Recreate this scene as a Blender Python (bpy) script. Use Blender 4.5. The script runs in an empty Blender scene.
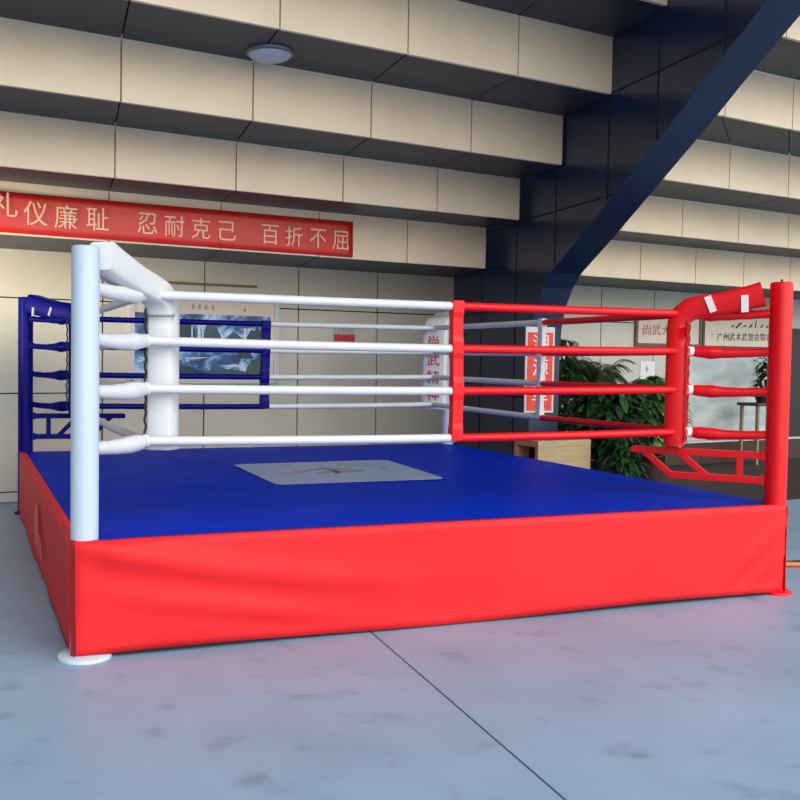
import bpy, math, random
from mathutils import Vector as V, Matrix
random.seed(7)
SC = bpy.context.scene
COL = SC.collection

# ---------------------------------------------------------------- camera
FPX = 940.8
CAM = V((-0.6118, -5.2951, 1.6728))
YAW, PITCH, ROLL = 0.3479, -0.0393, 0.0134
cy, sy, cp, sp = math.cos(YAW), math.sin(YAW), math.cos(PITCH), math.sin(PITCH)
FWD = V((sy*cp, cy*cp, sp)); _r = V((cy, -sy, 0)); _u = _r.cross(FWD)
RT = math.cos(ROLL)*_r + math.sin(ROLL)*_u
UP = -math.sin(ROLL)*_r + math.cos(ROLL)*_u
cam = bpy.data.cameras.new('camera'); co = bpy.data.objects.new('camera', cam); COL.objects.link(co)
cam.sensor_width = 36; cam.sensor_fit = 'HORIZONTAL'; cam.lens = FPX/800*36
cam.shift_x = 95.45/800; cam.shift_y = -4.53/800
co.matrix_world = Matrix.Translation(CAM) @ Matrix((RT, UP, -FWD)).transposed().to_4x4()
cam.clip_end = 300
SC.camera = co

# ---------------------------------------------------------------- world: daylight, brightest from the open side in front of the ring
w = bpy.data.worlds.new('daylight'); SC.world = w; w.use_nodes = True
nt = w.node_tree; nt.nodes.clear()
def wn(t, **kw):
    n = nt.nodes.new('ShaderNode'+t)
    for k, v in kw.items(): setattr(n, k, v)
    return n
wlink = nt.links.new
out = wn('OutputWorld'); bg = wn('Background'); geo = wn('TexCoord')
def wdot(vec):
    n = wn('VectorMath', operation='DOT_PRODUCT'); n.inputs[1].default_value = vec; wlink(geo.outputs['Generated'], n.inputs[0]); return n.outputs['Value']
def wramp(src, lo, hi, stops):
    m = wn('MapRange'); m.inputs[1].default_value = lo; m.inputs[2].default_value = hi; wlink(src, m.inputs[0])
    r = wn('ValToRGB'); wlink(m.outputs[0], r.inputs[0]); el = r.color_ramp.elements
    el[0].position, el[0].color = stops[0][0], (*stops[0][1], 1); el[1].position, el[1].color = stops[-1][0], (*stops[-1][1], 1)
    for p, c in stops[1:-1]: e = el.new(p); e.color = (*c, 1)
    return r.outputs[0]
def wmul(a, b):
    n = wn('VectorMath', operation='MULTIPLY'); wlink(a, n.inputs[0]); wlink(b, n.inputs[1]); return n.outputs[0]
lobe = wramp(wdot(V((0.20, -0.84, 0.50)).normalized()), -1, 1, [(0.25, (.05, .06, .08)), (0.68, (.26, .31, .39)), (0.98, (1.0, 1.02, 1.06))])
sidef = wramp(wdot((0.93, -0.37, 0.0)), -0.75, 0.25, [(0.0, (.10, .10, .10)), (1.0, (1, 1, 1))])
# town and trees along the horizon: duller and warmer than the sky above them
hor = wramp(wdot((0, 0, 1)), -0.2, 0.4, [(0.30, (.52, .40, .24)), (0.52, (.84, .67, .43)), (0.75, (1, 1, 1))])
wlink(wmul(wmul(lobe, sidef), hor), bg.inputs[0]); wlink(bg.outputs[0], out.inputs[0])
bg.inputs[1].default_value = 4.0
# added warm spot, out of view at far left, to brighten the back wall
lt = bpy.data.lights.new('added_wall_wash', 'SPOT'); lt.energy = 900; lt.color = (1.0, 0.82, 0.55); lt.shadow_soft_size = 0.3
lt.spot_size = math.radians(60); lt.spot_blend = 0.9
lo_ = bpy.data.objects.new('added_wall_wash', lt); COL.objects.link(lo_); lo_.location = (-2.8, 3.4, 1.9)
lo_.rotation_euler = (V((0.9, 5.95, 3.5))-V(lo_.location)).to_track_quat('-Z', 'Y').to_euler()
SC.view_settings.view_transform = 'Standard'; SC.view_settings.look = 'None'
SC.view_settings.exposure = -0.02; SC.view_settings.gamma = 1; SC.view_settings.use_curve_mapping = False

# ---------------------------------------------------------------- helpers
def lin(c):
    return tuple(((x/255)/12.92 if x/255 <= 0.04045 else ((x/255+0.055)/1.055)**2.4) for x in c)

MATS = {}
def mat(name, rgb, rough=0.5, var=0.06, scale=6.0, metal=0.0, bump=0.0, bscale=40.0, spec=0.5, rgb2=None, stretch=None):
    if name in MATS: return MATS[name]
    m = bpy.data.materials.new(name); m.use_nodes = True; t = m.node_tree; b = t.nodes['Principled BSDF']
    c = lin(rgb); c2 = lin(rgb2) if rgb2 else tuple(x*(1-var) for x in c)
    tc = t.nodes.new('ShaderNodeTexCoord'); n = t.nodes.new('ShaderNodeTexNoise'); n.inputs['Scale'].default_value = scale
    n.inputs['Detail'].default_value = 5
    src = tc.outputs['Object']
    if stretch:
        mpn = t.nodes.new('ShaderNodeMapping'); mpn.inputs['Scale'].default_value = stretch
        t.links.new(src, mpn.inputs[0]); src = mpn.outputs[0]
    r = t.nodes.new('ShaderNodeValToRGB'); r.color_ramp.elements[0].position = 0.35; r.color_ramp.elements[1].position = 0.65
    r.color_ramp.elements[0].color = (*c2, 1); r.color_ramp.elements[1].color = (*c, 1)
    t.links.new(src, n.inputs['Vector']); t.links.new(n.outputs[0], r.inputs[0]); t.links.new(r.outputs[0], b.inputs['Base Color'])
    b.inputs['Roughness'].default_value = rough; b.inputs['Metallic'].default_value = metal
    b.inputs['Specular IOR Level'].default_value = spec
    if bump:
        n2 = t.nodes.new('ShaderNodeTexNoise'); n2.inputs['Scale'].default_value = bscale; bp = t.nodes.new('ShaderNodeBump')
        bp.inputs['Strength'].default_value = bump; bp.inputs['Distance'].default_value = 0.02
        t.links.new(src, n2.inputs['Vector']); t.links.new(n2.outputs[0], bp.inputs['Height']); t.links.new(bp.outputs[0], b.inputs['Normal'])
    MATS[name] = m
    return m

class MB:
    def __init__(s): s.v = []; s.f = []; s.sm = []; s.mi = []; s.cur = 0
    def add(s, vs, fs, smooth=False):
        o = len(s.v); s.v += [V(p) for p in vs]
        for f in fs: s.f.append([i+o for i in f]); s.sm.append(smooth); s.mi.append(s.cur)
    def box(s, c, a, b, d):          # centre and three half-axis vectors
        c, a, b, d = V(c), V(a), V(b), V(d)
        vs = [c+i*a+j*b+k*d for i in (-1, 1) for j in (-1, 1) for k in (-1, 1)]
        fs = [(0, 1, 3, 2), (4, 6, 7, 5), (0, 4, 5, 1), (2, 3, 7, 6), (0, 2, 6, 4), (1, 5, 7, 3)]
        if a.cross(b).dot(d) < 0: fs = [f[::-1] for f in fs]
        s.add(vs, fs); return s
    def prism(s, poly, ext):         # planar polygon extruded by a vector
        n = len(poly); p = [V(q) for q in poly]; ext = V(ext)
        nrm = V((0, 0, 0))
        for i in range(n): nrm += (p[i]-p[0]).cross(p[(i+1) % n]-p[0])
        if nrm.dot(ext) < 0: p = p[::-1]
        vs = p + [q+ext for q in p]
        fs = [tuple(range(n))[::-1], tuple(range(n, 2*n))] + [(i, (i+1) % n, n+(i+1) % n, n+i) for i in range(n)]
        s.add(vs, fs); return s
    def tube(s, path, rad, seg=12, cap=True, smooth=True, sq=1.0):
        path = [V(p) for p in path]; n = len(path)
        if not hasattr(rad, '__len__'): rad = [rad]*n
        vs = []; fs = []
        t0 = (path[1]-path[0]).normalized(); ref = V((0, 0, 1)) if abs(t0.z) < 0.9 else V((1, 0, 0))
        a = t0.cross(ref).normalized()
        for i, p in enumerate(path):
            t = ((path[min(i+1, n-1)]-path[max(i-1, 0)])).normalized()
            a = (a - t*a.dot(t)).normalized(); b = t.cross(a)
            for k in range(seg):
                q = 2*math.pi*k/seg; vs.append(p + rad[i]*(math.cos(q)*a + sq*math.sin(q)*b))
        for i in range(n-1):
            for k in range(seg):
                k2 = (k+1) % seg; fs.append((i*seg+k, i*seg+k2, (i+1)*seg+k2, (i+1)*seg+k))
        s.add(vs, fs, smooth)
        if cap:
            s.add(vs[:seg], [tuple(range(seg))[::-1]]); s.add(vs[-seg:], [tuple(range(seg))])
        return s
    def lathe(s, c, prof, seg=24, smooth=True):   # profile (r,z) going up or down, closed at r=0 ends by caps
        c = V(c); vs = []; fs = []; n = len(prof)
        for r, z in prof:
            for k in range(seg):
                q = 2*math.pi*k/seg; vs.append(c + V((r*math.cos(q), r*math.sin(q), z)))
        for i in range(n-1):
            for k in range(seg):
                k2 = (k+1) % seg; fs.append((i*seg+k, i*seg+k2, (i+1)*seg+k2, (i+1)*seg+k))
        s.add(vs, fs, smooth)
        s.add(vs[:seg], [tuple(range(seg))[::-1]]); s.add(vs[-seg:], [tuple(range(seg))])
        return s
    def ball(s, c, r, seg=12, rings=8, sc=(1, 1, 1)):
        c = V(c); vs = []; fs = []
        for i in range(rings+1):
            ph = math.pi*i/rings
            for k in range(seg):
                q = 2*math.pi*k/seg
                vs.append(c + V((r*sc[0]*math.sin(ph)*math.cos(q), r*sc[1]*math.sin(ph)*math.sin(q), -r*sc[2]*math.cos(ph))))
        for i in range(rings):
            for k in range(seg):
                k2 = (k+1) % seg; fs.append((i*seg+k, i*seg+k2, (i+1)*seg+k2, (i+1)*seg+k))
        s.add(vs, fs, True); return s

ROOTLOC = {}
def wl(o):
    l = V((0, 0, 0))
    while o is not None: l = l + V(o.location); o = o.parent
    return l
def obj(name, mb, m, parent=None, bevel=0, label=None, solid=0, subsurf=0):
    me = bpy.data.meshes.new(name)
    if parent is None:
        xs = [p.x for p in mb.v]; ys = [p.y for p in mb.v]; zs = [p.z for p in mb.v]
        org = V(((min(xs)+max(xs))/2, (min(ys)+max(ys))/2, min(zs)))
    else: org = wl(parent)
    me.from_pydata([tuple(p-org) for p in mb.v], [], mb.f)
    for p, sflag, mi in zip(me.polygons, mb.sm, mb.mi): p.use_smooth = sflag; p.material_index = mi
    for mm in (m if isinstance(m, (list, tuple)) else [m]): me.materials.append(mm)
    me.validate(); me.update()
    o = bpy.data.objects.new(name, me); COL.objects.link(o)
    if parent is None: o.location = org
    else: o.parent = parent
    if bevel:
        b = o.modifiers.new('bevel', 'BEVEL'); b.width = bevel; b.segments = 2; b.limit_method = 'ANGLE'; b.angle_limit = 0.6
    if subsurf:
        s_ = o.modifiers.new('sub', 'SUBSURF'); s_.levels = s_.render_levels = subsurf
    if solid:
        s_ = o.modifiers.new('solid', 'SOLIDIFY'); s_.thickness = solid; s_.offset = 0
    if label: o['label'] = label
    return o
def thing(name, label, cat, loc, group=None):
    o = bpy.data.objects.new(name, None); COL.objects.link(o); o.location = loc; o.empty_display_size = 0.1
    o['label'] = label; o['category'] = cat
    if group: o['group'] = group
    return o
def tag(o, label, cat, group=None):
    o['label'] = label; o['category'] = cat
    if group: o['group'] = group
    return o
def struct(o): o['kind'] = 'structure'; return o

def text_into(mb, body, centre, right, up, height, width=None, depth=0.003, shear=0.0):
    """text outlines, extruded a little along right x up, fitted to a height (and width)"""
    c = bpy.data.curves.new('t', 'FONT'); c.body = body; c.extrude = 0.5; c.resolution_u = 2
    o = bpy.data.objects.new('t', c); COL.objects.link(o)
    dg = bpy.context.evaluated_depsgraph_get(); me = bpy.data.meshes.new_from_object(o.evaluated_get(dg))
    bpy.data.objects.remove(o); bpy.data.curves.remove(c)
    xs = [v.co.x for v in me.vertices]; ys = [v.co.y for v in me.vertices]
    x0, x1, y0, y1 = min(xs), max(xs), min(ys), max(ys)
    ky = height/(y1-y0); kx = (width/(x1-x0)) if width else ky
    right, up, centre = V(right).normalized(), V(up).normalized(), V(centre); nr = right.cross(up)
    vs = [centre + right*((v.co.x-(x0+x1)/2)*kx + shear*(v.co.y-(y0+y1)/2)*ky) + up*((v.co.y-(y0+y1)/2)*ky) + nr*(v.co.z+0.5)*depth for v in me.vertices]
    mb.add(vs, [tuple(p.vertices) for p in me.polygons])
    bpy.data.meshes.remove(me)

def glyph_marks(mb, centre, right, up, h, seed, depth=0.001):
    """a few short strokes standing for a character too small to read"""
    rnd = random.Random(seed); right, up = V(right).normalized(), V(up).normalized(); nr = right.cross(up)
    for k in range(3):
        z = (-0.38+0.38*k)*h; mb.box(V(centre)+up*z+nr*depth*0.5, right*h*rnd.uniform(.22, .46), up*h*0.06, nr*depth*0.5)
    mb.box(V(centre)+right*h*rnd.uniform(-.2, .2)+nr*depth*0.5, right*h*0.06, up*h*0.46, nr*depth*0.5)

# wall frame: d along the wall to the right, nn away from the camera, z up
PHI = math.radians(8)
D = V((math.cos(PHI), math.sin(PHI), 0)); N = V((-math.sin(PHI), math.cos(PHI), 0)); ZZ = V((0, 0, 1))
def W(x, n, z): return D*x + N*n + ZZ*z
def ray_to(px, py, nrm, c):          # point of the plane nrm.p = c seen at a pixel of the photograph
    d = (px-400+95.45)/FPX*RT - (py-400+4.53)/FPX*UP + FWD
    return CAM + d*((c-CAM.dot(nrm))/d.dot(nrm))
def on_wall(px, py, n):
    p = ray_to(px, py, N, n); return p.dot(D), p.z

# ---------------------------------------------------------------- materials
M = {}
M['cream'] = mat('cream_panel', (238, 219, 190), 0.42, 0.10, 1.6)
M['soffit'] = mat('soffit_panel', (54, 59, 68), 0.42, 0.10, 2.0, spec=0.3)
M['gap'] = mat('dark_gap', (16, 16, 18), 0.8)
M['lower'] = mat('lower_wall_panel', (200, 200, 189), 0.4, 0.06, 1.2)
M['navy'] = mat('navy_panel', (24, 40, 72), 0.25, 0.12, 1.5)
M['red'] = mat('red_vinyl', (232, 14, 24), 0.36, 0.06, 5, spec=0.35)
M['skirt'] = mat('red_skirt_cloth', (228, 34, 40), 0.6, 0.05, 3, spec=0.3, bump=0.06, bscale=220)
M['blue'] = mat('blue_vinyl', (2, 5, 112), 0.42, 0.08, 6, spec=0.12)
M['white'] = mat('white_vinyl', (216, 219, 221), 0.42, 0.04, 6, bump=0.22, bscale=8)
M['whitepaint'] = mat('white_post_paint', (190, 207, 222), 0.4, 0.03, 4)
M['canvas'] = mat('blue_canvas', (0, 46, 186), 0.5, 0.16, 2.2, spec=0.03, bump=0.12, bscale=5, stretch=(1.0, 5.0, 1.0))
M['black'] = mat('black', (12, 12, 14), 0.5)
M['steel'] = mat('grey_steel', (120, 122, 128), 0.4, metal=0.6)
M['greyw'] = mat('pale_grey_paint', (205, 208, 212), 0.5)
M['wood'] = mat('plywood', (176, 156, 116), 0.6, 0.2, 4, stretch=(1, 1, 8))
M['darkwood'] = mat('dark_wood', (62, 40, 30), 0.45, 0.3, 3, stretch=(6, 1, 1))
M['paper'] = mat('cream_paper', (222, 214, 196), 0.6, 0.05, 5)
M['redink'] = mat('red_ink', (200, 40, 44), 0.6)
M['goldink'] = mat('pale_gold_lettering', (240, 190, 164), 0.5)
M['whiteink'] = mat('white_lettering', (246, 240, 236), 0.5)
M['blackink'] = mat('black_ink', (24, 20, 20), 0.6)
M['banner'] = mat('red_banner_cloth', (206, 30, 30), 0.38, 0.12, 2.5, rgb2=(196, 52, 40))
M['poster'] = mat('orange_red_poster', (226, 62, 38), 0.5, 0.06, 3)
M['pot'] = mat('dark_pot_glaze', (58, 40, 34), 0.4, 0.2, 5)
M['paleplastic'] = mat('pale_pot', (206, 198, 180), 0.5)
M['leafd'] = mat('dark_leaf', (30, 62, 26), 0.45, 0.3, 9, rgb2=(20, 44, 20))
M['leafm'] = mat('mid_leaf', (52, 104, 44), 0.4, 0.3, 9, rgb2=(30, 74, 32))
M['leafl'] = mat('pale_leaf', (168, 198, 146), 0.4, 0.3, 9, rgb2=(70, 126, 60))
M['bark'] = mat('bark', (82, 66, 48), 0.8, 0.3, 12)
M['orange'] = mat('orange_hose', (226, 128, 48), 0.45)

def floor_material():
    m = bpy.data.materials.new('concrete_floor'); m.use_nodes = True; t = m.node_tree; b = t.nodes['Principled BSDF']
    tc = t.nodes.new('ShaderNodeTexCoord')
    n1 = t.nodes.new('ShaderNodeTexNoise'); n1.inputs['Scale'].default_value = 0.9; n1.inputs['Detail'].default_value = 8; n1.inputs['Roughness'].default_value = 0.65
    r1 = t.nodes.new('ShaderNodeValToRGB'); r1.color_ramp.elements[0].position = 0.3; r1.color_ramp.elements[1].position = 0.7
    r1.color_ramp.elements[0].color = (*lin((128, 155, 176)), 1); r1.color_ramp.elements[1].color = (*lin((146, 172, 194)), 1)
    n2 = t.nodes.new('ShaderNodeTexNoise'); n2.inputs['Scale'].default_value = 5; n2.inputs['Detail'].default_value = 6
    r2 = t.nodes.new('ShaderNodeValToRGB'); r2.color_ramp.elements[0].position = 0.25; r2.color_ramp.elements[1].position = 0.42
    r2.color_ramp.elements[0].color = (*lin((120, 128, 138)), 1); r2.color_ramp.elements[1].color = (1, 1, 1, 1)
    mx = t.nodes.new('ShaderNodeMix'); mx.data_type = 'RGBA'; mx.blend_type = 'MULTIPLY'; mx.inputs[0].default_value = 0.35
    t.links.new(tc.outputs['Object'], n1.inputs['Vector']); t.links.new(tc.outputs['Object'], n2.inputs['Vector'])
    t.links.new(n1.outputs[0], r1.inputs[0]); t.links.new(n2.outputs[0], r2.inputs[0])
    t.links.new(r1.outputs[0], mx.inputs[6]); t.links.new(r2.outputs[0], mx.inputs[7]); t.links.new(mx.outputs[2], b.inputs['Base Color'])
    b.inputs['Roughness'].default_value = 0.42
    return m
M['floor'] = floor_material()

# ================================================================ THE SETTING
# floor: two cast slabs with a narrow dark joint between them
jx = lambda y: 1.74 + 0.084*(y+0.05)
mb = MB(); mb.cur = 0
G = 0.006
def slab(x0a, x1a, x0b, x1b, y0, y1):
    mb.prism([(x0a, y0, 0), (x1a, y0, 0), (x1b, y1, 0), (x0b, y1, 0)], (0, 0, -0.12))
slab(-60, jx(-60)-G, -60, jx(9)-G, -60, 9); slab(jx(-60)+G, 70, jx(9)+G, 70, -60, 9)
mb.cur = 1; mb.box((5, -25.5, -0.14), (65, 0, 0), (0, 34.5, 0), (0, 0, 0.015))
o = struct(obj('floor', mb, [M['floor'], M['gap']]))

# stepped panelled wall overhanging towards the camera
TIERN = {'L': 5.733, 3: 4.435, 2: 3.692, 1: 2.835, 0: 1.946, -1: 1.08, -2: 0.2}
TIERZ = {'L': 0.0, 3: 2.852, 2: 3.370, 1: 3.860, 0: 4.400, -1: 4.970, -2: 5.55, -3: 6.1}
LJ = {'L': [-3.4, -2.12, -0.84, 0.45, 1.738, 3.018, 4.326, 5.537, 6.86],
      3: [-3.55, -2.3, -1.06, 0.19, 1.433, 2.684, 3.908, 5.131, 6.34],
      2: [-3.75, -2.5, -1.24, 0.02, 1.273, 2.530, 3.787, 5.028, 6.24],
      1: [-3.95, -2.7, -1.44, -0.18, 1.069, 2.318, 3.599, 4.831, 6.10],
      0: [-4.15, -2.9, -1.66, -0.4, 0.874, 2.148, 3.423, 4.686, 5.95],
      -1: [-4.35, -3.1, -1.86, -0.6, 0.66, 1.93, 3.19, 4.46, 5.70],
      -2: [-4.55, -3.3, -2.06, -0.8, 0.46, 1.72, 2.98, 4.25, 5.50]}
RJ = {'L': [6.95, 8.5, 9.676, 10.843, 12.0, 13.16, 14.32, 15.5, 16.7, 17.9],
      3: [6.6, 7.98, 9.09, 10.221, 11.284, 12.38, 13.5, 14.6, 15.7, 16.8],
      2: [6.5, 7.93, 9.043, 10.168, 11.253, 12.35, 13.46, 14.56, 15.66, 16.76],
      1: [6.35, 7.71, 8.854, 10.0, 11.12, 12.23, 13.34, 14.45, 15.56, 16.67],
      0: [6.15, 6.46, 7.617, 8.774, 9.92, 11.06, 12.2, 13.34, 14.48, 15.6],
      -1: [5.9, 6.3, 7.4, 8.56, 9.7, 10.84, 11.98, 13.12, 14.26, 15.4],
      -2: [5.7, 6.1, 7.2, 8.36, 9.5, 10.64, 11.78, 12.92, 14.06, 15.2]}
order = ['L', 3, 2, 1, 0, -1, -2]
for k in range(1, 6):          # the stand goes on upwards and outwards above the ring
    t = -2-k; TIERN[t] = 0.2-0.87*k; TIERZ[t] = 5.55+0.56*k
    LJ[t] = [x-0.2*k for x in LJ[-2]]; RJ[t] = [x-0.2*k for x in RJ[-2]]; order.append(t)
TIERZ[-8] = TIERZ[-7]+0.56
GAP = 0.013
for side, JJ in (('l', LJ), ('r', RJ)):
    for i, t in enumerate(order[1:], 1):
        lo = order[i-1]
        n0, n1 = TIERN[t], TIERN[lo]; z0 = TIERZ[t]; z1 = TIERZ[order[i+1]] if i+1 < len(order) else TIERZ[-8]
        mb = MB()
        J, K = JJ[t], JJ[lo]
        for k in range(len(J)-1):
            a, b = J[k]+GAP/2, J[k+1]-GAP/2; c, d_ = K[k]+GAP/2, K[k+1]-GAP/2
            mb.cur = 0
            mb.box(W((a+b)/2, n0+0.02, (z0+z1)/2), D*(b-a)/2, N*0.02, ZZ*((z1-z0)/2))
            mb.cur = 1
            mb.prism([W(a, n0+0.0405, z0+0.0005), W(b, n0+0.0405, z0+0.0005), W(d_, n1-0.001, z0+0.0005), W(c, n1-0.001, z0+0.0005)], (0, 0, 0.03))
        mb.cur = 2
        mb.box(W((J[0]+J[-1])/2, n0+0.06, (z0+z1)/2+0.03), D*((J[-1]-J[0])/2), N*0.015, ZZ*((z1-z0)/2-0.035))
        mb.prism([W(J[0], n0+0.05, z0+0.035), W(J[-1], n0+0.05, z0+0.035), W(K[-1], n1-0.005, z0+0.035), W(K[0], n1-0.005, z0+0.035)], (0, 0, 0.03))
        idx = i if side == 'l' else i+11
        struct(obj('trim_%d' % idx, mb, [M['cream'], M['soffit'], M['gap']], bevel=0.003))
# lower wall, with two horizontal joints
for side, J in (('l', LJ['L']), ('r', RJ['L'])):
    mb = MB(); zj = [0.0, 0.12, 1.235, 2.312, 2.88]
    for k in range(len(J)-1):
        for a, b in zip(zj[:-1], zj[1:]):
            mb.box(W((J[k]+J[k+1])/2, 5.733+0.02, (a+b)/2), D*((J[k+1]-J[k]-GAP*1.3)/2), N*0.02, ZZ*((b-a-GAP*1.1)/2))
    mb.cur = 1; mb.box(W((J[0]+J[-1])/2, 5.79, 1.45), D*((J[-1]-J[0])/2), N*0.03, ZZ*1.45)
    struct(obj('wall_back' if side == 'l' else 'wall_back_right', mb, [M['lower'], M['gap']], bevel=0.002))

# navy pier with a raking underside
PT = V((0.2336, 0.9723, 0)); PA = D*PT.x + N*PT.y; PB = D*PT.y - N*PT.x      # along depth, to the right
C0 = 5.282
def P(s_, z, t=0.0): return PA*s_ + PB*(C0+t) + ZZ*z
prof = [(7.2, 0), (4.87, 0), (4.86, 1.80), (4.83, 2.08), (4.74, 2.33), (4.60, 2.53), (4.42, 2.69), (3.82, 3.005), (3.31, 3.29), (2.16, 3.935), (1.86, 4.12), (1.10, 4.55), (0.0, 5.18), (-4.2, 7.58), (-4.2, 8.3), (7.2, 8.3)]
mb = MB(); mb.prism([P(s_, z, 0.006) for s_, z in prof], PB*0.39)
# side cladding seams: dark strips let into the side face
mb.cur = 1
def seam(s0, z0, s1, z1, wd=0.010):
    a, b = P(s0, z0), P(s1, z1); t = (b-a); L_ = t.length; t.normalize(); q = t.cross(PB)
    mb.box((a+b)/2 + PB*0.0035, t*(L_/2), q*wd, PB*0.0035)
for s_, z0, z1 in ((6.236, 0, 2.85), (5.27, 0, 3.85), (4.34, 2.74, 4.38), (3.30, 3.31, 4.95), (2.49, 3.77, 5.6), (1.575, 4.30, 5.6)): seam(s_, z0, s_, z1)
for z, s0, s1 in ((3.372, 3.18, 6.2), (4.405, 1.38, 4.0), (2.31, 4.76, 7.0), (1.24, 4.87, 7.0)): seam(s0, z, s1, z)
struct(obj('wall_pier', mb, [M['navy'], M['gap']], bevel=0.004))

# ceiling lamp on the soffit above the first tier
lc = W(2.333, 2.52, 4.40)
lamp = thing('ceiling_light', 'round pale disc light under the grey stepped soffit at top left', 'light', lc)
obj('base_ring', MB().lathe(lc, [(0.20, -0.03), (0.215, -0.02), (0.215, 0.0)], 32), M['steel'], lamp)
obj('diffuser', MB().lathe(lc, [(0.0005, -0.085), (0.07, -0.08), (0.13, -0.066), (0.175, -0.046), (0.19, -0.03)], 32), M['greyw'], lamp)

# plinth along the right of the back wall, dark doorway and brown mat
mb = MB(); mb.box(W(12.75, 5.64, 0.18), D*5.7, N*0.09, ZZ*0.18); mb.cur = 1; mb.box(W(12.75, 5.63, 0.372), D*5.7, N*0.105, ZZ*0.012)
struct(obj('baseboard_right', mb, [M['darkwood'], M['greyw']], bevel=0.004))
mb = MB(); mb.box(W(15.4, 5.70, 1.33), D*1.12, N*0.02, ZZ*0.945)
mb.cur = 1
for xx in (14.24, 15.4, 16.56): mb.box(W(xx, 5.69, 1.34), D*0.035, N*0.035, ZZ*0.955)
mb.box(W(15.4, 5.69, 2.29), D*1.19, N*0.035, ZZ*0.035)
struct(obj('door_1', mb, [M['black'], mat('dark_frame', (30, 30, 32), 0.5)], bevel=0.004))
mm = MB(); mm.box(W(12.6, 3.9, 0.006), D*5.2, N*1.62, ZZ*0.006)
tag(obj('floor_mat', mm, mat('brown_mat', (54, 32, 26), 0.7, 0.25, 2.5), bevel=0.003), 'wide dark brown mat on the floor behind the right red post', 'mat')

# ================================================================ THE RING
S = 5.0; DZ = 0.645; PH = 1.63; PR = 0.077
LEV = [2.0486, 1.7673, 1.4753, 1.1553]
ring = thing('boxing_ring', 'raised boxing ring with blue canvas, red skirt, white, red and blue posts and ropes', 'boxing ring', (S/2, S/2, 0))
# platform and canvas
mb = MB(); mb.box((S/2, S/2, 0.36), (S/2-0.12, 0, 0), (0, S/2-0.12, 0), (0, 0, 0.26))
for x in (0.3, 1.6, 3.4, 4.7):
    for y in (0.3, 1.6, 3.4, 4.7): mb.box((x, y, 0.05), (0.04, 0, 0), (0, 0.04, 0), (0, 0, 0.05))
obj('platform', mb, M['steel'], ring)
mb = MB(); n_ = 60; e0, e1 = -0.045, S+0.056
vs = []; fs = []
for j in range(n_+1):
    for i in range(n_+1):
        x = e0+(e1-e0)*i/n_; y = e0+(e1-e0)*j/n_
        inn = min(x-e0, e1-x, y-e0, e1-y); k = min(1, inn/0.25)
        z = DZ + k*(0.0035*math.sin(3.1*y+0.9*math.sin(1.3*x)) + 0.002*math.sin(9*y+1.7*x) + 0.0016*math.sin(17*y-2.2*x+math.sin(3*x)))
        vs.append((x, y, z))
for j in range(n_):
    for i in range(n_): a = j*(n_+1)+i; fs.append((a, a+1, a+n_+2, a+n_+1))
mb.add(vs, fs, True)
mb.box((S/2, S/2, DZ-0.03), ((e1-e0)/2, 0, 0), (0, (e1-e0)/2, 0), (0, 0, 0.025))
obj('canvas', mb, M['canvas'], ring)
# pale print in the middle of the canvas
q = [(1.80, 3.34), (3.44, 3.40), (3.30, 1.89), (1.76, 1.89)]
def bil(u, v): 
    a = V(q[3])*(1-u)+V(q[2])*u; b = V(q[0])*(1-u)+V(q[1])*u; p_ = a*(1-v)+b*v; return V((p_.x, p_.y, 0))
mb = MB(); cs = []
for (cu, cv, a0) in ((0.94, 0.06, -90), (0.94, 0.94, 0), (0.06, 0.94, 90), (0.06, 0.06, 180)):
    for k in range(7):
        an = math.radians(a0+15*k); cs.append(bil(cu+0.06*math.cos(an), cv+0.06*math.sin(an))+ZZ*(DZ+0.006))
mb.prism(cs, (0, 0, 0.003))
pr = obj('canvas_print', mb, mat('pale_print', (150, 168, 196), 0.5, 0.1, 3), ring, label='pale blue grey square print in the middle of the canvas')
mb = MB()
def stroke(pts, wd, z=DZ+0.0095):
    for a, b in zip(pts[:-1], pts[1:]):
        A, B = bil(*a)+ZZ*z, bil(*b)+ZZ*z; t = (B-A); L_ = t.length
        if L_ < 1e-5: continue
        t.normalize(); mb.box((A+B)/2, t*(L_/2+wd*0.3), t.cross(ZZ)*wd, ZZ*0.001)
mb.cur = 0
stroke([(0.30, 0.52), (0.42, 0.60), (0.55, 0.58), (0.66, 0.48), (0.56, 0.42), (0.44, 0.46), (0.36, 0.40)], 0.035)
stroke([(0.46, 0.70), (0.50, 0.52), (0.47, 0.34)], 0.03)
mb.cur = 1
stroke([(0.62, 0.80), (0.74, 0.72), (0.84, 0.60), (0.80, 0.50)], 0.03); stroke([(0.70, 0.86), (0.82, 0.80)], 0.025)
mb.cur = 2
stroke([(0.14, 0.55), (0.20, 0.40), (0.28, 0.42), (0.26, 0.56), (0.18, 0.60)], 0.03)
obj('emblem', mb, [mat('faded_brown_print', (122, 132, 138), 0.5), mat('faded_green_print', (122, 148, 160), 0.5), mat('faded_tan_print', (158, 160, 168), 0.5)], pr, label='faded brush-like marks')

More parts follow.
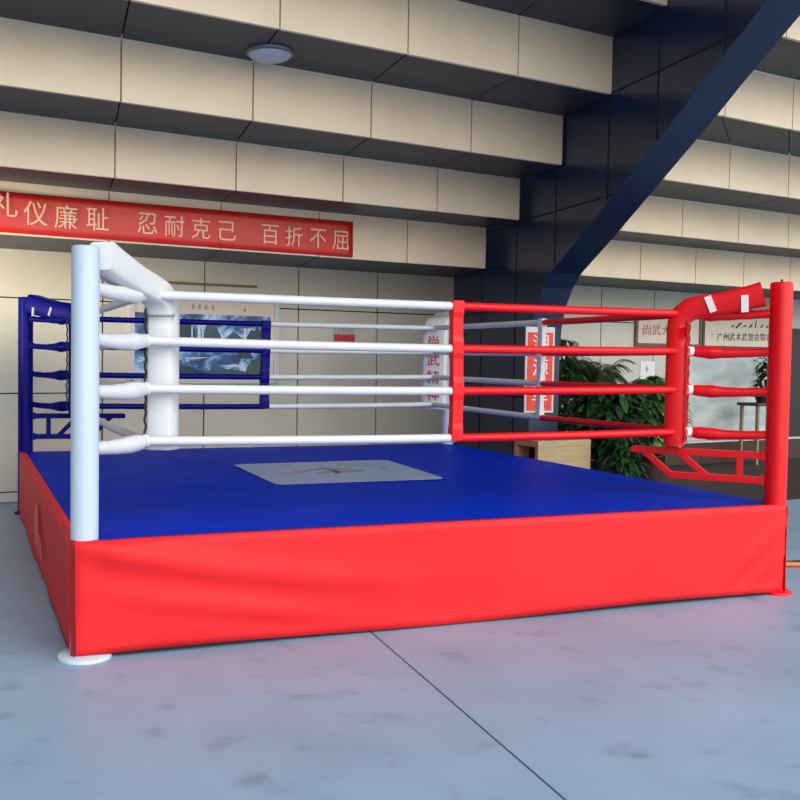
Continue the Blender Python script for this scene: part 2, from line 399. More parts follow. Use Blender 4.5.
# skirts: path round the outside, cut at the middle of each rounded corner
def skirt(side):
    mb = MB(); nu, nv = 110, 16; ev = 0.087; ex = 0.06; r = 0.05
    vs = []; fs = []
    for j in range(nv+1):
        v = max(0, j-1)/(nv-1)
        for i in range(nu+1):
            u = i/nu; ea = ex if side in ('front', 'back') else ev; s_ = -ea + (S+2*ea)*u; base_o = ev if side in ('front', 'back') else ex
            near = min(s_+ea, S+ea-s_)
            ofs = base_o
            if near < r: ofs = base_o - (r-math.sqrt(max(0, r*r-(r-near)**2)))*0.55
            fold = 0
            if side == 'front':
                # slack drape from the upper left corner, small creases at both ends
                l = s_; zc = 0.62-0.26*l+0.05*l*l
                zz = DZ*(1-v)
                fold += 0.05*math.exp(-((zz-zc)/0.07)**2)*math.exp(-(max(0, l)/1.6)**2)*min(1, max(0, l+0.05)/0.2)
                zc2 = 0.30-0.16*(l-0.3)
                fold += 0.028*math.exp(-((zz-zc2)/0.05)**2)*math.exp(-((l-0.9)/0.7)**2)
                for (k0, am) in ((0.12, .03), (0.34, .026), (0.52, .018)):
                    fold += am*math.exp(-((zz-(DZ-0.05-k0+0.8*(l-4.95)))/0.035)**2)*math.exp(-((l-4.75)/0.28)**2)
                fold += 0.016*math.sin(2.1*l+0.8*v)*v + 0.008*math.sin(5.3*l-2*v)*v
                fold *= min(1, (1-v)*8+0.3)
            else:
                fold += 0.005*math.sin(3.1*s_+1.5*v)*v + 0.003*math.sin(7.7*s_-3*v)*v
            ofs += fold
            if j == 0 and side in ('front', 'left'): ofs -= 0.06
            z = DZ*(1-v)+0.008 - (0.03 if j == 0 and side in ('back', 'right') else 0) - (0.012 if side in ('back', 'right') else 0) + (0.012 if side == 'front' else 0.01)*v*(1+0.9*math.sin(1.9*s_+0.4))
            z = max(z, 0.008)
            if side == 'front': p = (s_, -ofs, z)
            elif side == 'left': p = (-ofs, S-s_, z)
            elif side == 'back': p = (S-s_, S+ofs, z)
            else: p = (S+ofs, s_, z)
            vs.append(p)
    for j in range(nv):
        for i in range(nu): a = j*(nu+1)+i; fs.append((a, a+nu+1, a+nu+2, a+1))
    mb.add(vs, fs, True)
    return obj('skirt', mb, M['skirt'], ring, solid=0.004, label={'front': 'red front skirt with a slack diagonal fold', 'left': 'red left skirt with a pale emblem'}.get(side))
sk = {s_: skirt(s_) for s_ in ('front', 'left', 'back', 'right')}
obj('seam', MB().box((-0.045, -0.086, 0.33), (0.004, 0, 0), (0, 0.004, 0), (0, 0, 0.31)), mat('dark_red_seam', (70, 10, 16), 0.6), sk['front'], label='dark vertical corner seam')
# pale emblem with a line of characters printed on the left skirt
mb = MB(); ec = V((-0.088, 2.18, 0.36))
R_, U_ = V((0, -1, 0)), V((0, 0, 1)); nn_ = V((-1, 0, 0))
def ringmark(c, r, wd, seg=28):
    vs = []; fs = []
    for k in range(seg):
        a = 2*math.pi*k/seg
        for rr in (r-wd, r):
            for dd in (0, 0.002): vs.append(c + R_*rr*math.cos(a) + U_*rr*math.sin(a) + nn_*dd)
    for k in range(seg):
        a = 4*k; b = 4*((k+1) % seg); fs += [(a+1, a+3, b+3, b+1), (a, b, b+2, a+2), (a+2, b+2, b+3, a+3), (a, a+1, b+1, b)]
    mb.add(vs, fs)
ringmark(ec, 0.17, 0.022); ringmark(ec, 0.075, 0.03)
for k in range(8):
    a = 2*math.pi*k/8; c = ec + R_*0.115*math.cos(a) + U_*0.115*math.sin(a)
    mb.box(c+nn_*0.001, R_*0.022, U_*0.022, nn_*0.001)
for i, ch in enumerate('武术'): text_into(mb, ch, ec + R_*(0.28+0.17*i) + U_*(-0.09-0.02*i), R_, U_, 0.14, depth=0.002)
obj('skirt_emblem', mb, mat('faded_pink_print', (196, 120, 120), 0.6), sk['left'], label='pale round emblem and characters')

CORN = {'NL': ((0.02, 0.01), 'whitepaint', 'white', 'white'), 'NR': ((S, 0), 'red', 'red', 'red'),
        'FL': ((0, S), 'blue', 'blue', 'blue'), 'FR': ((S, S), 'whitepaint', 'white', 'white')}
def inward(c):
    x, y = CORN[c][0]; return V((1 if x < 1 else -1, 1 if y < 1 else -1, 0)).normalized()
DJ = 0.431*math.sqrt(2)
def joint(c, z, d=DJ): x, y = CORN[c][0]; x, y = round(x), round(y); return V((x, y, 0)) + inward(c)*d + ZZ*z
for c, (xy, pm, vm, cname) in CORN.items():
    x, y = xy; inn = inward(c)
    top = DZ+PH; FR_ = 0.15 if c == 'NL' else 0.115
    mb = MB().lathe((x, y, 0), [(PR, 0.02), (PR, top-0.02), (PR*0.96, top-0.006), (PR*0.8, top)], 28)
    po = obj('corner_post', mb, M[pm], ring, label=cname+' round corner post')
    obj('foot_plate', MB().lathe((x, y-(0.03 if y < 1 else 0), 0), [(FR_, 0.0), (FR_, 0.012), (FR_-0.01, 0.02), (0.06, 0.024)], 32), M['whitepaint' if cname == 'white' else vm], po)
    if c == 'NR': obj('bolt', MB().tube([(x, y, top-0.01), (x, y, top+0.02)], 0.008), M['black'], po)
    # turnbuckle sleeves, post to rope joint
    for i, z in enumerate(LEV):
        a = V((x, y, 0)) + inn*0.05 + ZZ*z; b = joint(c, z)
        L_ = (b-a).length; t = (b-a).normalized()
        prof_ = [(0, .036), (.10, .038), (.35, .042), (.62, .050), (.78, .054), (.90, .045), (.97, .034), (1.04, .026)]
        if c == 'NR': prof_ = [(0, .034), (.10, .032), (.40, .034), (.60, .040), (.74, .048), (.86, .044), (.97, .034), (1.04, .026)]
        if c == 'FL': prof_ = [(0, .032), (.10, .028), (.45, .030), (.62, .042), (.76, .056), (.90, .048), (.97, .034), (1.04, .026)]
        pts = []; rr = []
        for f0, f1 in zip(prof_[:-1], prof_[1:]):
            for k in range(3):
                f = f0[0]+(f1[0]-f0[0])*k/3; pts.append(a+t*L_*f+ZZ*(-0.012*math.sin(math.pi*f))); rr.append((f0[1]+(f1[1]-f0[1])*k/3)*(1+0.04*math.sin(9*f*3+i)))
        pts.append(a+t*L_*1.04); rr.append(.026)
        tb = MB().tube(pts, rr, 16); tb.ball(b, 0.042)
        sl = obj('turnbuckle_cover', tb, M[vm], ring)
        obj('hinge_lug', MB().box(V((x, y, z))+inn*(PR+0.006), inn*0.02, inn.cross(ZZ)*0.022, ZZ*0.03), M[pm], po)
        if c == 'NR':
            tape = MB().tube([b+t*0.005+V((-0.035, -0.02, 0)), b+t*0.005+V((0.03, -0.02, 0))], 0.036, 14)
            obj('tape', tape, M['whiteink'], sl, label='white tape at the rope joint')
# ropes: each side, four levels, the two halves in the colours of their corners
def rope_side(c0, c1, m0, m1, hf=0.5):
    for i, z in enumerate(LEV):
        a, b = joint(c0, z), joint(c1, z)
        sag = [0.004, 0.014, 0.012, 0.016][i]
        def pt(f): return a.lerp(b, f) - ZZ*(sag*4*f*(1-f))
        r1 = obj('rope', MB().tube([pt(hf*k/12) for k in range(13)], 0.029, 12), M[m0], ring, label=m0.replace('white', 'white')+' half of a ring rope')
        obj('rope_sleeve', MB().tube([pt(hf+(1-hf)*k/12) for k in range(13)], 0.0292, 12), M[m1], r1, label=m1+' half of the rope')
def spacer(c0, c1, m, wd, th, zlo, zhi, hf=0.5):
    a, b = joint(c0, 0), joint(c1, 0); t = (b-a).normalized(); p_ = a.lerp(b, hf); q_ = t.cross(ZZ)
    mb = MB(); nz = 24
    for k in range(nz):
        z0_ = zlo+(zhi-zlo)*k/nz; z1_ = zlo+(zhi-zlo)*(k+1)/nz
    ring_ = []
    for k in range(nz+1):
        z = zlo+(zhi-zlo)*k/nz
        near = min(abs(z-l) for l in LEV); wv = wd*(1-0.05*min(1, near/0.14)); thv = th if near < 0.06 else th*0.8
        off = t*(0.006*math.sin(5*z+1))
        ring_.append([p_+off+t*wv*sx+q_*thv*sy_+ZZ*z for sx, sy_ in ((-1, -1), (1, -1), (1, 1), (-1, 1))])
    vs = [v for r_ in ring_ for v in r_]; fs = [(3, 2, 1, 0), (nz*4, nz*4+1, nz*4+2, nz*4+3)]
    for k in range(nz):
        for s_ in range(4): fs.append((k*4+s_, k*4+(s_+1) % 4, (k+1)*4+(s_+1) % 4, (k+1)*4+s_))
    mb.add(vs, fs)
    obj('rope_spacer', mb, M[m], ring, bevel=0.006, label=m+' vertical strap tying the four ropes')
rope_side('NL', 'NR', 'white', 'red', 0.517); rope_side('NR', 'FR', 'red', 'white', 0.472)
rope_side('FR', 'FL', 'white', 'blue'); rope_side('FL', 'NL', 'blue', 'white', 0.38)
lo_, hi_ = LEV[3]-0.034, LEV[0]+0.034
spacer('NL', 'NR', 'red', 0.043, 0.036, lo_, hi_, 0.517); spacer('NR', 'FR', 'white', 0.038, 0.03, lo_, hi_, 0.472)
spacer('FR', 'FL', 'blue', 0.05, 0.035, lo_, hi_); spacer('FL', 'NL', 'white', 0.04, 0.03, lo_, hi_, 0.38)

# corner pads: tall cushion that bends over at the top and lies on the upper turnbuckle towards the post
def pad(c, d, wd, th, zb, arm_z, bend_z, arm_end=0.12, arm_th=0.085, sd=None):
    x, y = CORN[c][0]; inn = inward(c); side = V(sd).normalized() if sd else inn.cross(ZZ); base = V((x, y, 0))
    path = [(d, zb), (d, zb+0.25), (d, zb+0.5), (d, zb+0.75), (d, bend_z-0.06)]
    r = 0.16
    for k in range(0, 7):
        a = math.radians(90*k/6*0.86); path.append((d-r*(1-math.cos(a)), bend_z-0.06+r*math.sin(a)))
    lx, lz = path[-1]
    for k in range(1, 6): f = k/5; path.append((lx+(arm_end-lx)*f, lz+(arm_z-lz)*f - 0.010*math.sin(math.pi*f)))
    mb = MB(); rings_ = []; nseg = 16
    for i, (dd, z) in enumerate(path):
        a, b = path[max(i-1, 0)], path[min(i+1, len(path)-1)]
        t = V((b[0]-a[0], 0, b[1]-a[1])).normalized(); nrm = V((t.z, 0, -t.x))   # outward side of the bend
        f = i/(len(path)-1); hth = th/2 if i < 5 else th/2+(arm_th-th/2)*min(1, (i-4)/11)
        wob = 1+0.03*math.sin(7.1*i)+0.02*math.sin(3.3*i)
        rg = []
        for k in range(nseg):
            q_ = 2*math.pi*k/nseg; e_ = 0.32
            cxx = math.copysign(abs(math.cos(q_))**e_, math.cos(q_)); syy = math.copysign(abs(math.sin(q_))**e_, math.sin(q_))
            p2 = base + inn*(dd+nrm.x*hth*syy*wob) + ZZ*(z+nrm.z*hth*syy*wob) + side*(cxx*wd/2)
            rg.append(p2)
        rings_.append(rg)
    vs = [v for r_ in rings_ for v in r_]; n = len(rings_); fs = []
    for i in range(n-1):
        for k in range(nseg): k2 = (k+1) % nseg; fs.append((i*nseg+k, i*nseg+k2, (i+1)*nseg+k2, (i+1)*nseg+k))
    mb.add(vs, fs, True); mb.add(vs[:nseg], [tuple(range(nseg))[::-1]]); mb.add(vs[-nseg:], [tuple(range(nseg))])
    return mb, inn, side, base
PADS = {'NL': dict(d=0.545*1.414, wd=0.155, th=0.12, zb=1.09, arm_z=2.235, bend_z=1.98, arm_end=0.13, arm_th=0.085, sd=(0.93, -0.36, 0)),
        'NR': dict(d=0.495*1.414, wd=0.24, th=0.145, zb=1.05, arm_z=2.19, bend_z=2.0, arm_end=0.12, arm_th=0.088),
        'FL': dict(d=0.50*1.414, wd=0.22, th=0.14, zb=1.08, arm_z=2.20, bend_z=2.02, arm_end=0.10, arm_th=0.10),
        'FR': dict(d=0.38*1.414, wd=0.29, th=0.15, zb=1.10, arm_z=2.19, bend_z=2.02, arm_end=0.10, arm_th=0.07)}
for c, kw in PADS.items():
    mb, inn, side, base = pad(c, **kw); cname = CORN[c][3]
    p_ = obj('corner_pad', mb, M[CORN[c][2]], ring, label=cname+' corner cushion folded over towards its post')
    # lacing along the back edge
    lb = MB(); dd = kw['d']-kw['th']/2-0.006
    for sgn in ({'NL': (-1,), 'NR': (1, -1), 'FL': (1, -1), 'FR': ()}[c]):
        pts = []
        for k in range(60):
            z = kw['zb']+0.03+(kw['bend_z']-kw['zb']-0.03)*k/59
            pts.append(base+inn*(dd+0.004*math.sin(k*1.1))+side*sgn*(kw['wd']/2-0.004+0.004*math.cos(k*1.1))+ZZ*z)
        lb.tube(pts, 0.008, 6)
    if c != 'FR': obj('lacing', lb, M['black'] if c == 'NL' else mat('dark_'+cname+'_lace', (196, 14, 24) if c == 'NR' else (8, 10, 60), 0.6), p_)
    for k in range(2 if c in ('NR', 'FL') else 0):
        dd = (0.24, 0.47)[k] if c == 'NR' else (0.20, 0.42)[k]
        cs_ = side if side.dot(CAM-base) > 0 else -side
        tl = (ZZ + inn*(0.05 if k == 0 else 0.40)).normalized()
        sb = MB().box(base+inn*dd+cs_*(kw['wd']/2+0.007)+ZZ*2.115, tl*(0.062 if c == 'NR' else 0.045), tl.cross(cs_)*(0.024 if c == 'NR' else 0.014), cs_*0.004)
        obj('strap', sb, M['whiteink'] if c == 'NR' else mat('pale_blue_strap', (150, 158, 206), 0.5), p_, label='pale strap')
    if c == 'FR':
        tb = MB(); fc = base+inn*(kw['d']+kw['th']/2+0.004)
        for k, ch in enumerate('尚武精神'): text_into(tb, ch, fc+ZZ*(1.885-0.205*k)-side*0.0, -side if (-side).cross(ZZ).dot(inn) > 0 else side, ZZ, 0.15, depth=0.004)
        obj('lettering', tb, M['redink'], p_, label='red characters running down the cushion')

# corner brackets: two bars with posts and diagonals
def bracket(c, m, direction, lt, lb, zt, zb, diags):
    x, y = CORN[c][0]; dr = V(direction).normalized(); base = V((x, y, 0)) + dr*0.07; r = 0.026
    mb = MB()
    def T(s_, z): return base + dr*s_ + ZZ*(z)
    def bar(a, b, r_=r):
        t = (b-a); L_ = t.length; t.normalize(); q_ = t.cross(dr.cross(ZZ)).normalized(); mb.box((a+b)/2, t*L_/2, q_*r_, dr.cross(ZZ)*r_)
    bar(T(0, zt), T(lt, zt)); bar(T(0, zb), T(lb, zb)); bar(T(0.20*lb+0.04, zb), T(0.20*lb+0.04, zt), r*0.9)
    for f0 in diags:
        bar(T(f0-0.01, zb), T(f0+0.20, zt), r*0.9)
    mb.box(T(0.0, zt), dr*0.035, dr.cross(ZZ)*0.03, ZZ*0.035); mb.box(T(0.0, zb), dr*0.035, dr.cross(ZZ)*0.03, ZZ*0.035)
    mb.box(T(lt, zt), dr*0.012, dr.cross(ZZ)*0.06, ZZ*0.02)
    obj('corner_bracket', mb, M[m], ring, bevel=0.004, label=m+' two-bar corner bracket with diagonals')
bracket('NR', 'red', (-0.69, 0.72, 0), 0.93, 0.66, 1.002, 0.818, (0.40, 0.66))
bracket('FL', 'blue', (0.98, -0.12, 0), 0.95, 0.62, 1.030, 0.812, (0.27, 0.62))

# ================================================================ BANNER AND WALL THINGS
def cloth_strip(x0, x1, ztop, zbot, n, amp=0.006, th=0.004):
    mb = MB(); nu, nv = 60, 6; vs = []; fs = []
    for j in range(nv+1):
        for i in range(nu+1):
            u, v = i/nu, j/nv; x = x0+(x1-x0)*u
            z = ztop(u)*(1-v)+zbot(u)*v
            vs.append(W(x, n-amp*(0.6+math.sin(11*u+2*v)*0.5+math.sin(27*u-1.5*v)*0.3), z))
    for j in range(nv):
        for i in range(nu): a = j*(nu+1)+i; fs.append((a, a+1, a+nu+2, a+nu+1))
    mb.add(vs, fs, True); return mb
nb = TIERN[3]-0.012
xl, zt0 = on_wall(0, 191, nb); _, zb0 = on_wall(0, 232, nb); xr, zt1 = on_wall(353, 222, nb); _, zb1 = on_wall(353, 257.5, nb)
ext = (xr-(-1.7))/(xr-xl); zt_l = zt1-(zt1-zt0)*ext; zb_l = zb1-(zb1-zb0)*ext
ban = thing('banner', 'long red cloth banner with pale characters on the cream stepped wall', 'banner', W((xr-1.7)/2, nb, zb1))
obj('banner_cloth', cloth_strip(-1.7, xr, lambda u: zt_l+(zt1-zt_l)*u, lambda u: zb_l+(zb1-zb_l)*u, nb), M['banner'], ban, solid=0.003)
mb = MB()
chars = [('礼', 5, 204.5, 25), ('仪', 35.5, 213.5, 24), ('廉', 66, 217, 23.5), ('耻', 97.5, 219, 23), ('忍', 147.5, 223.5, 21), ('耐', 174.5, 226, 21), ('克', 201, 228.5, 20.5), ('己', 227.5, 231, 19),
         ('百', 270, 234.5, 19.5), ('折', 294, 236.5, 19.5), ('不', 318, 238.5, 19), ('屈', 340.5, 240.5, 19)]
for ch, px, py, hh in chars:
    X_, Z_ = on_wall(px, py, nb-0.012); _, Za = on_wall(px, py-hh/2, nb-0.012); _, Zb = on_wall(px, py+hh/2, nb-0.012)
    text_into(mb, ch, W(X_, nb-0.013, Z_), D, ZZ, Za-Zb, width=(Za-Zb)*0.98, depth=0.003)
obj('lettering', mb, M['goldink'], ban)

# landscape picture hung on the lower wall
n5 = 5.733
x0, zt_ = 2.03, 2.375; x1 = 4.03; zb_ = 1.405
pic = thing('landscape_picture', 'wide blue waterfall landscape picture hanging on the back wall', 'picture', W((x0+x1)/2, n5, zb_))
mb = MB(); mb.box(W((x0+x1)/2, n5-0.012, (zt_+zb_)/2), D*(x1-x0)/2, N*0.012, ZZ*(zt_-zb_)/2)
obj('backing_board', mb, M['paper'], pic)
mb = MB()
for xx in (x0+0.05, x1-0.035): mb.box(W(xx, n5-0.02, (zt_+zb_)/2-0.02), D*0.035, N*0.022, ZZ*((zt_-zb_)/2+0.03))
mb.box(W((x0+x1)/2, n5-0.02, zb_-0.03), D*(x1-x0)/2, N*0.022, ZZ*0.03)
obj('frame', mb, M['greyw'], pic, bevel=0.003)
def painting_material():
    m = bpy.data.materials.new('landscape_print'); m.use_nodes = True; t = m.node_tree; b = t.nodes['Principled BSDF']
    tc = t.nodes.new('ShaderNodeTexCoord'); mpn = t.nodes.new('ShaderNodeMapping'); mpn.inputs['Scale'].default_value = (2.2, 2.2, 3.4)
    n = t.nodes.new('ShaderNodeTexNoise'); n.inputs['Scale'].default_value = 1.5; n.inputs['Detail'].default_value = 7; n.inputs['Roughness'].default_value = 0.62; n.inputs['Distortion'].default_value = 0.9
    r = t.nodes.new('ShaderNodeValToRGB'); el = r.color_ramp.elements
    el[0].position = 0.30; el[0].color = (*lin((10, 34, 66)), 1); el[1].position = 0.72; el[1].color = (*lin((196, 218, 234)), 1)
    for p0, c in ((0.40, (22, 70, 128)), (0.47, (40, 104, 160)), (0.53, (112, 164, 214)), (0.60, (186, 212, 238))):
        e_ = el.new(p0); e_.color = (*lin(c), 1)
    t.links.new(tc.outputs['Object'], mpn.inputs[0]); t.links.new(mpn.outputs[0], n.inputs['Vector']); t.links.new(n.outputs[0], r.inputs[0])
    t.links.new(r.outputs[0], b.inputs['Base Color']); b.inputs['Roughness'].default_value = 0.35
    return m
mb = MB(); py0, py1 = zb_+0.02, 2.20
mb.box(W((x0+x1)/2-0.02, n5-0.027, (py0+py1)/2), D*((x1-x0)/2-0.10), N*0.003, ZZ*(py1-py0)/2)
# hills, falls and pines standing over the print as thin printed shapes
paint = obj('painted_sheet', mb, painting_material(), pic)
mb = MB()
def hill(cx, cz, wd, h, m_i, seed, base_z):
    rnd = random.Random(seed); mb.cur = m_i; pts = [W(cx-wd/2, n5-0.0315, base_z)]; k_ = 14
    for k in range(k_+1):
        f = k/k_; pts.append(W(cx-wd/2+wd*f, n5-0.0315, max(base_z+0.003, base_z+h*(math.sin(math.pi*f)**0.8)*(0.75+0.3*rnd.random()))))
    pts.append(W(cx+wd/2, n5-0.0315, base_z)); mb.prism(pts, N*0.001)
hill(2.75, 0, 0.36, 0.36, 0, 1, 1.82); hill(3.10, 0, 0.30, 0.30, 1, 2, 1.84); hill(3.72, 0, 0.36, 0.22, 0, 3, 1.86)
hill(3.40, 0, 0.22, 0.10, 1, 4, 1.90); hill(2.65, 0, 0.9, 0.13, 0, 5, 1.44); hill(3.25, 0, 0.9, 0.10, 1, 6, 1.44); hill(3.72, 0, 0.34, 0.24, 2, 7, 1.46); hill(3.55, 0, 0.26, 0.13, 0, 12, 1.66)
mb.cur = 3
for k, (fx, fz, fw, fh) in enumerate(((2.93, 1.86, 0.035, 0.26), (2.98, 1.84, 0.02, 0.22), (2.58, 1.84, 0.03, 0.24), (2.84, 1.86, 0.018, 0.2), (3.55, 1.88, 0.03, 0.16))):
    mb.prism([W(fx-fw/2, n5-0.033, fz), W(fx+fw, n5-0.033, fz), W(fx+fw*0.3, n5-0.033, fz+fh), W(fx-fw*0.3, n5-0.033, fz+fh)], N*0.001)
for (sx, sz, sw, sh) in ((2.9, 1.66, 0.34, 0.012), (3.35, 1.57, 0.34, 0.012)):
    mb.prism([W(sx-sw/2, n5-0.033, sz), W(sx, n5-0.033, sz-sh), W(sx+sw/2, n5-0.033, sz+0.01), W(sx+0.1, n5-0.033, sz+sh)], N*0.001)
obj('painted_hills', mb, [mat('print_navy_green', (18, 62, 84), 0.35, 0.4, 22), mat('print_teal', (38, 92, 106), 0.35, 0.4, 22), mat('print_olive', (58, 96, 84), 0.35, 0.4, 22), mat('print_foam', (206, 226, 240), 0.35, 0.1, 20)], paint)
mb = MB()
for k in range(4): glyph_marks(mb, W(2.86+0.085*k, n5-0.0245, 2.29), D, ZZ, 0.06, k, depth=0.002)
obj('seal_mark', MB().box(W(3.55, n5-0.027, 2.27), D*0.012, N*0.001, ZZ*0.016), M['redink'], pic)
obj('title', mb, mat('blue_grey_ink', (92, 112, 140), 0.6), pic)
# rail above it
mb = MB().tube([W(2.15, n5-0.03, 2.565), W(3.71, n5-0.03, 2.572)], 0.014, 10)
for xx in (2.3, 3.6): mb.box(W(xx, n5-0.016, 2.57), D*0.012, N*0.016, ZZ*0.012)
tag(obj('hanging_rail', mb, mat('tan_rail', (140, 120, 92), 0.5)), 'thin tan rail fixed on the wall above the landscape picture', 'rail')
# small red and white notice
pl = thing('wall_notice', 'small white notice with a red strip on the back wall', 'sign', W(5.02, n5, 1.905))
mb = MB(); mb.box(W(5.02, n5-0.004, 2.0), D*0.165, N*0.004, ZZ*0.105); obj('plate', mb, mat('notice_grey', (186, 180, 172), 0.5), pl)
mb = MB(); mb.box(W(5.02, n5-0.0095, 1.955), D*0.16, N*0.0015, ZZ*0.045); obj('red_strip', mb, mat('notice_red', (196, 56, 66), 0.5), pl)
mb = MB(); 
for k in range(4): glyph_marks(mb, W(4.93+0.06*k, n5-0.0085, 2.062), D, ZZ, 0.04, 20+k)
obj('lettering', mb, mat('grey_ink', (130, 120, 118), 0.5), pl)

# framed boards over the right wall
def board(name, label, xa, xb, za, zb, texts, ink, frame_m):
    b = thing(name, label, 'sign', W((xa+xb)/2, n5, za))
    mb = MB(); mb.box(W((xa+xb)/2, n5-0.01, (za+zb)/2), D*(xb-xa)/2, N*0.01, ZZ*(zb-za)/2); obj('panel', mb, mat('board_cream', (214, 206, 188), 0.45), b)
    mb = MB()
    for xx in (xa, xb): mb.box(W(xx, n5-0.018, (za+zb)/2), D*0.03, N*0.018, ZZ*((zb-za)/2+0.03))
    for zz in (za, zb): mb.box(W((xa+xb)/2, n5-0.018, zz), D*(xb-xa)/2, N*0.018, ZZ*0.03)
    obj('frame', mb, frame_m, b, bevel=0.004)
    return b
fm = mat('brown_frame', (104, 74, 60), 0.45)
b1 = board('sign_board', 'framed cream board with large red characters between the red ropes', 10.43, 11.92, 1.965, 2.50, None, None, fm)
mb = MB()
for ch, px in (('尚', 647), ('武', 656.5), ('大', 666)):
    X_, Z_ = on_wall(px, 330, n5-0.022); text_into(mb, ch, W(X_, n5-0.0225, Z_+0.0), D, ZZ, 0.17, width=0.19, depth=0.002)
for k, ch in enumerate('会'): text_into(mb, ch, W(11.42+0.24*k, n5-0.0225, 2.2), D, ZZ, 0.17, width=0.19, depth=0.002)
obj('lettering', mb, mat('brick_ink', (176, 74, 64), 0.5), b1)
b2 = board('sign_board', 'framed grey board with rows of black characters behind right red post', 11.99, 14.02, 1.95, 2.545, None, None, mat('dark_brown_frame', (66, 40, 34), 0.45))
mb = MB()
for k, ch in enumerate('广州武术武馆会馆会'):
    X_, Z_ = on_wall(720+6.1*k, 337, n5-0.022); text_into(mb, ch, W(X_, n5-0.0225, Z_), D, ZZ, 0.135, width=0.14, depth=0.002)
X_, Z_ = on_wall(712, 335, n5-0.022); text_into(mb, '丨', W(X_, n5-0.0225, Z_), D, ZZ, 0.06, depth=0.002)
for (px, py, w_, h_, sh) in ((732, 326, 2.6, 2.6, .4), (736.5, 325.5, 3, 5, .9), (739, 324, 3, 3, .7), (744, 326, 3.4, 2, .3), (750, 325.5, 3, 4, .5), (755.5, 324, 1.6, 7, .1), (761, 326, 2.4, 3, .6), (766.5, 326.5, 2.4, 3, .4)):
    X_, Z_ = on_wall(px, py, n5-0.022); X2, Z2 = on_wall(px+w_, py+h_, n5-0.022); a, h = (X2-X_)*0.95, (Z_-Z2)*1.1
    c = W(X_, n5-0.022, Z_)
    mb.prism([c-D*a*0.5-ZZ*h*0.5, c+D*a*0.3-ZZ*h*0.5, c+D*a*(0.5+sh)+ZZ*h*0.5, c+D*a*(0.1+sh)+ZZ*h*0.45], N*-0.002)
obj('lettering', mb, M['blackink'], b2)
# notice strip
nt_ = thing('paper_notice', 'narrow white paper notice with black characters on the right back wall', 'sign', W(10.72, n5, 1.30))
mb = MB(); mb.box(W(10.72, n5-0.004, 1.5), D*0.165, N*0.004, ZZ*0.2); obj('sheet', mb, mat('white_paper', (232, 234, 236), 0.6), nt_)
mb = MB()
for k in range(2): glyph_marks(mb, W(10.70, n5-0.0085, 1.58-0.17*k), D, ZZ, 0.085, 40+k)
obj('lettering', mb, mat('slate_ink', (60, 66, 76), 0.6), nt_)
# pale mural picture
ml = thing('mural_panel', 'large pale sky blue landscape panel on the right back wall', 'picture', W(12.75, n5, 0.44))
mb = MB(); mb.box(W(12.80, n5-0.012, 1.14), D*1.16, N*0.01, ZZ*0.72)
def mural_mat():
    m = bpy.data.materials.new('mural_print'); m.use_nodes = True; t = m.node_tree; b = t.nodes['Principled BSDF']
    tc = t.nodes.new('ShaderNodeTexCoord'); mpn = t.nodes.new('ShaderNodeMapping'); mpn.inputs['Scale'].default_value = (0.9, 0.9, 2.6)
    n = t.nodes.new('ShaderNodeTexNoise'); n.inputs['Scale'].default_value = 1.6; n.inputs['Detail'].default_value = 6
    r = t.nodes.new('ShaderNodeValToRGB'); el = r.color_ramp.elements
    el[0].position = 0.30; el[0].color = (*lin((150, 168, 172)), 1); el[1].position = 0.62; el[1].color = (*lin((198, 208, 208)), 1)
    t.links.new(tc.outputs['Object'], mpn.inputs[0]); t.links.new(mpn.outputs[0], n.inputs['Vector']); t.links.new(n.outputs[0], r.inputs[0])
    t.links.new(r.outputs[0], b.inputs['Base Color']); b.inputs['Roughness'].default_value = 0.3
    return m
obj('printed_panel', mb, mural_mat(), ml)
mb = MB()
for (hx, hz, w_, h_, sd) in ((12.1, 1.06, 0.30, 0.12, 1), (12.75, 0.62, 0.4, 0.1, 2), (12.95, 1.30, 0.36, 0.12, 3), (13.35, 1.02, 0.7, 0.1, 4), (12.2, 0.95, 0.5, 0.07, 5)):
    rnd = random.Random(sd); pts = [W(hx-w_/2, n5-0.0205, hz)]
    for k in range(9): f = k/8; pts.append(W(hx-w_/2+w_*f, n5-0.0205, hz+0.004+h_*math.sin(math.pi*f)*(0.6+0.5*rnd.random())))
    pts.append(W(hx+w_/2, n5-0.0205, hz)); mb.prism(pts, N*-0.001)
obj('printed_hills', mb, mat('mural_hill', (112, 122, 124), 0.4, 0.2, 12), ml)
for xx in (11.64, 13.96): obj('edge_strip', MB().box(W(xx, n5-0.017, 1.14), D*0.05, N*0.015, ZZ*0.74), mat('cream_edge', (206, 198, 176), 0.5), ml)

# red vertical sign leaning on the front of the pier
s0 = 4.87-0.03
def PS(t, s_, z): return PA*s_ + PB*(C0+t) + ZZ*z
c = ray_to(541, 327, PA, s0-0.02); cb = ray_to(538.5, 411, PA, s0-0.02)
tm = c.dot(PB)-C0; zt_, zb_ = c.z-0.0, cb.z-0.02
sg = thing('vertical_sign', 'orange red vertical sign with white characters on the front of the navy pier', 'sign', PS(tm, s0, zb_))
SW = 0.19
mb = MB(); mb.box(PS(tm-0.01, s0-0.02, (zt_+zb_)/2), PB*SW, PA*0.012, ZZ*((zt_-zb_)/2)); obj('board', mb, mat('sign_border', (206, 208, 212), 0.5), sg, bevel=0.003)
mb = MB(); mb.box(PS(tm-0.01, s0-0.034, (zt_+zb_)/2-0.02), PB*(SW-0.025), PA*0.002, ZZ*((zt_-zb_)/2-0.045)); obj('red_face', mb, M['poster'], sg)
mb = MB()
for k, ch in enumerate('溯源堂'): text_into(mb, ch, PS(tm-0.005, s0-0.037, zt_-0.19-0.29*k), PB, ZZ, 0.2, width=0.2, depth=0.002)
obj('lettering', mb, M['whiteink'], sg)
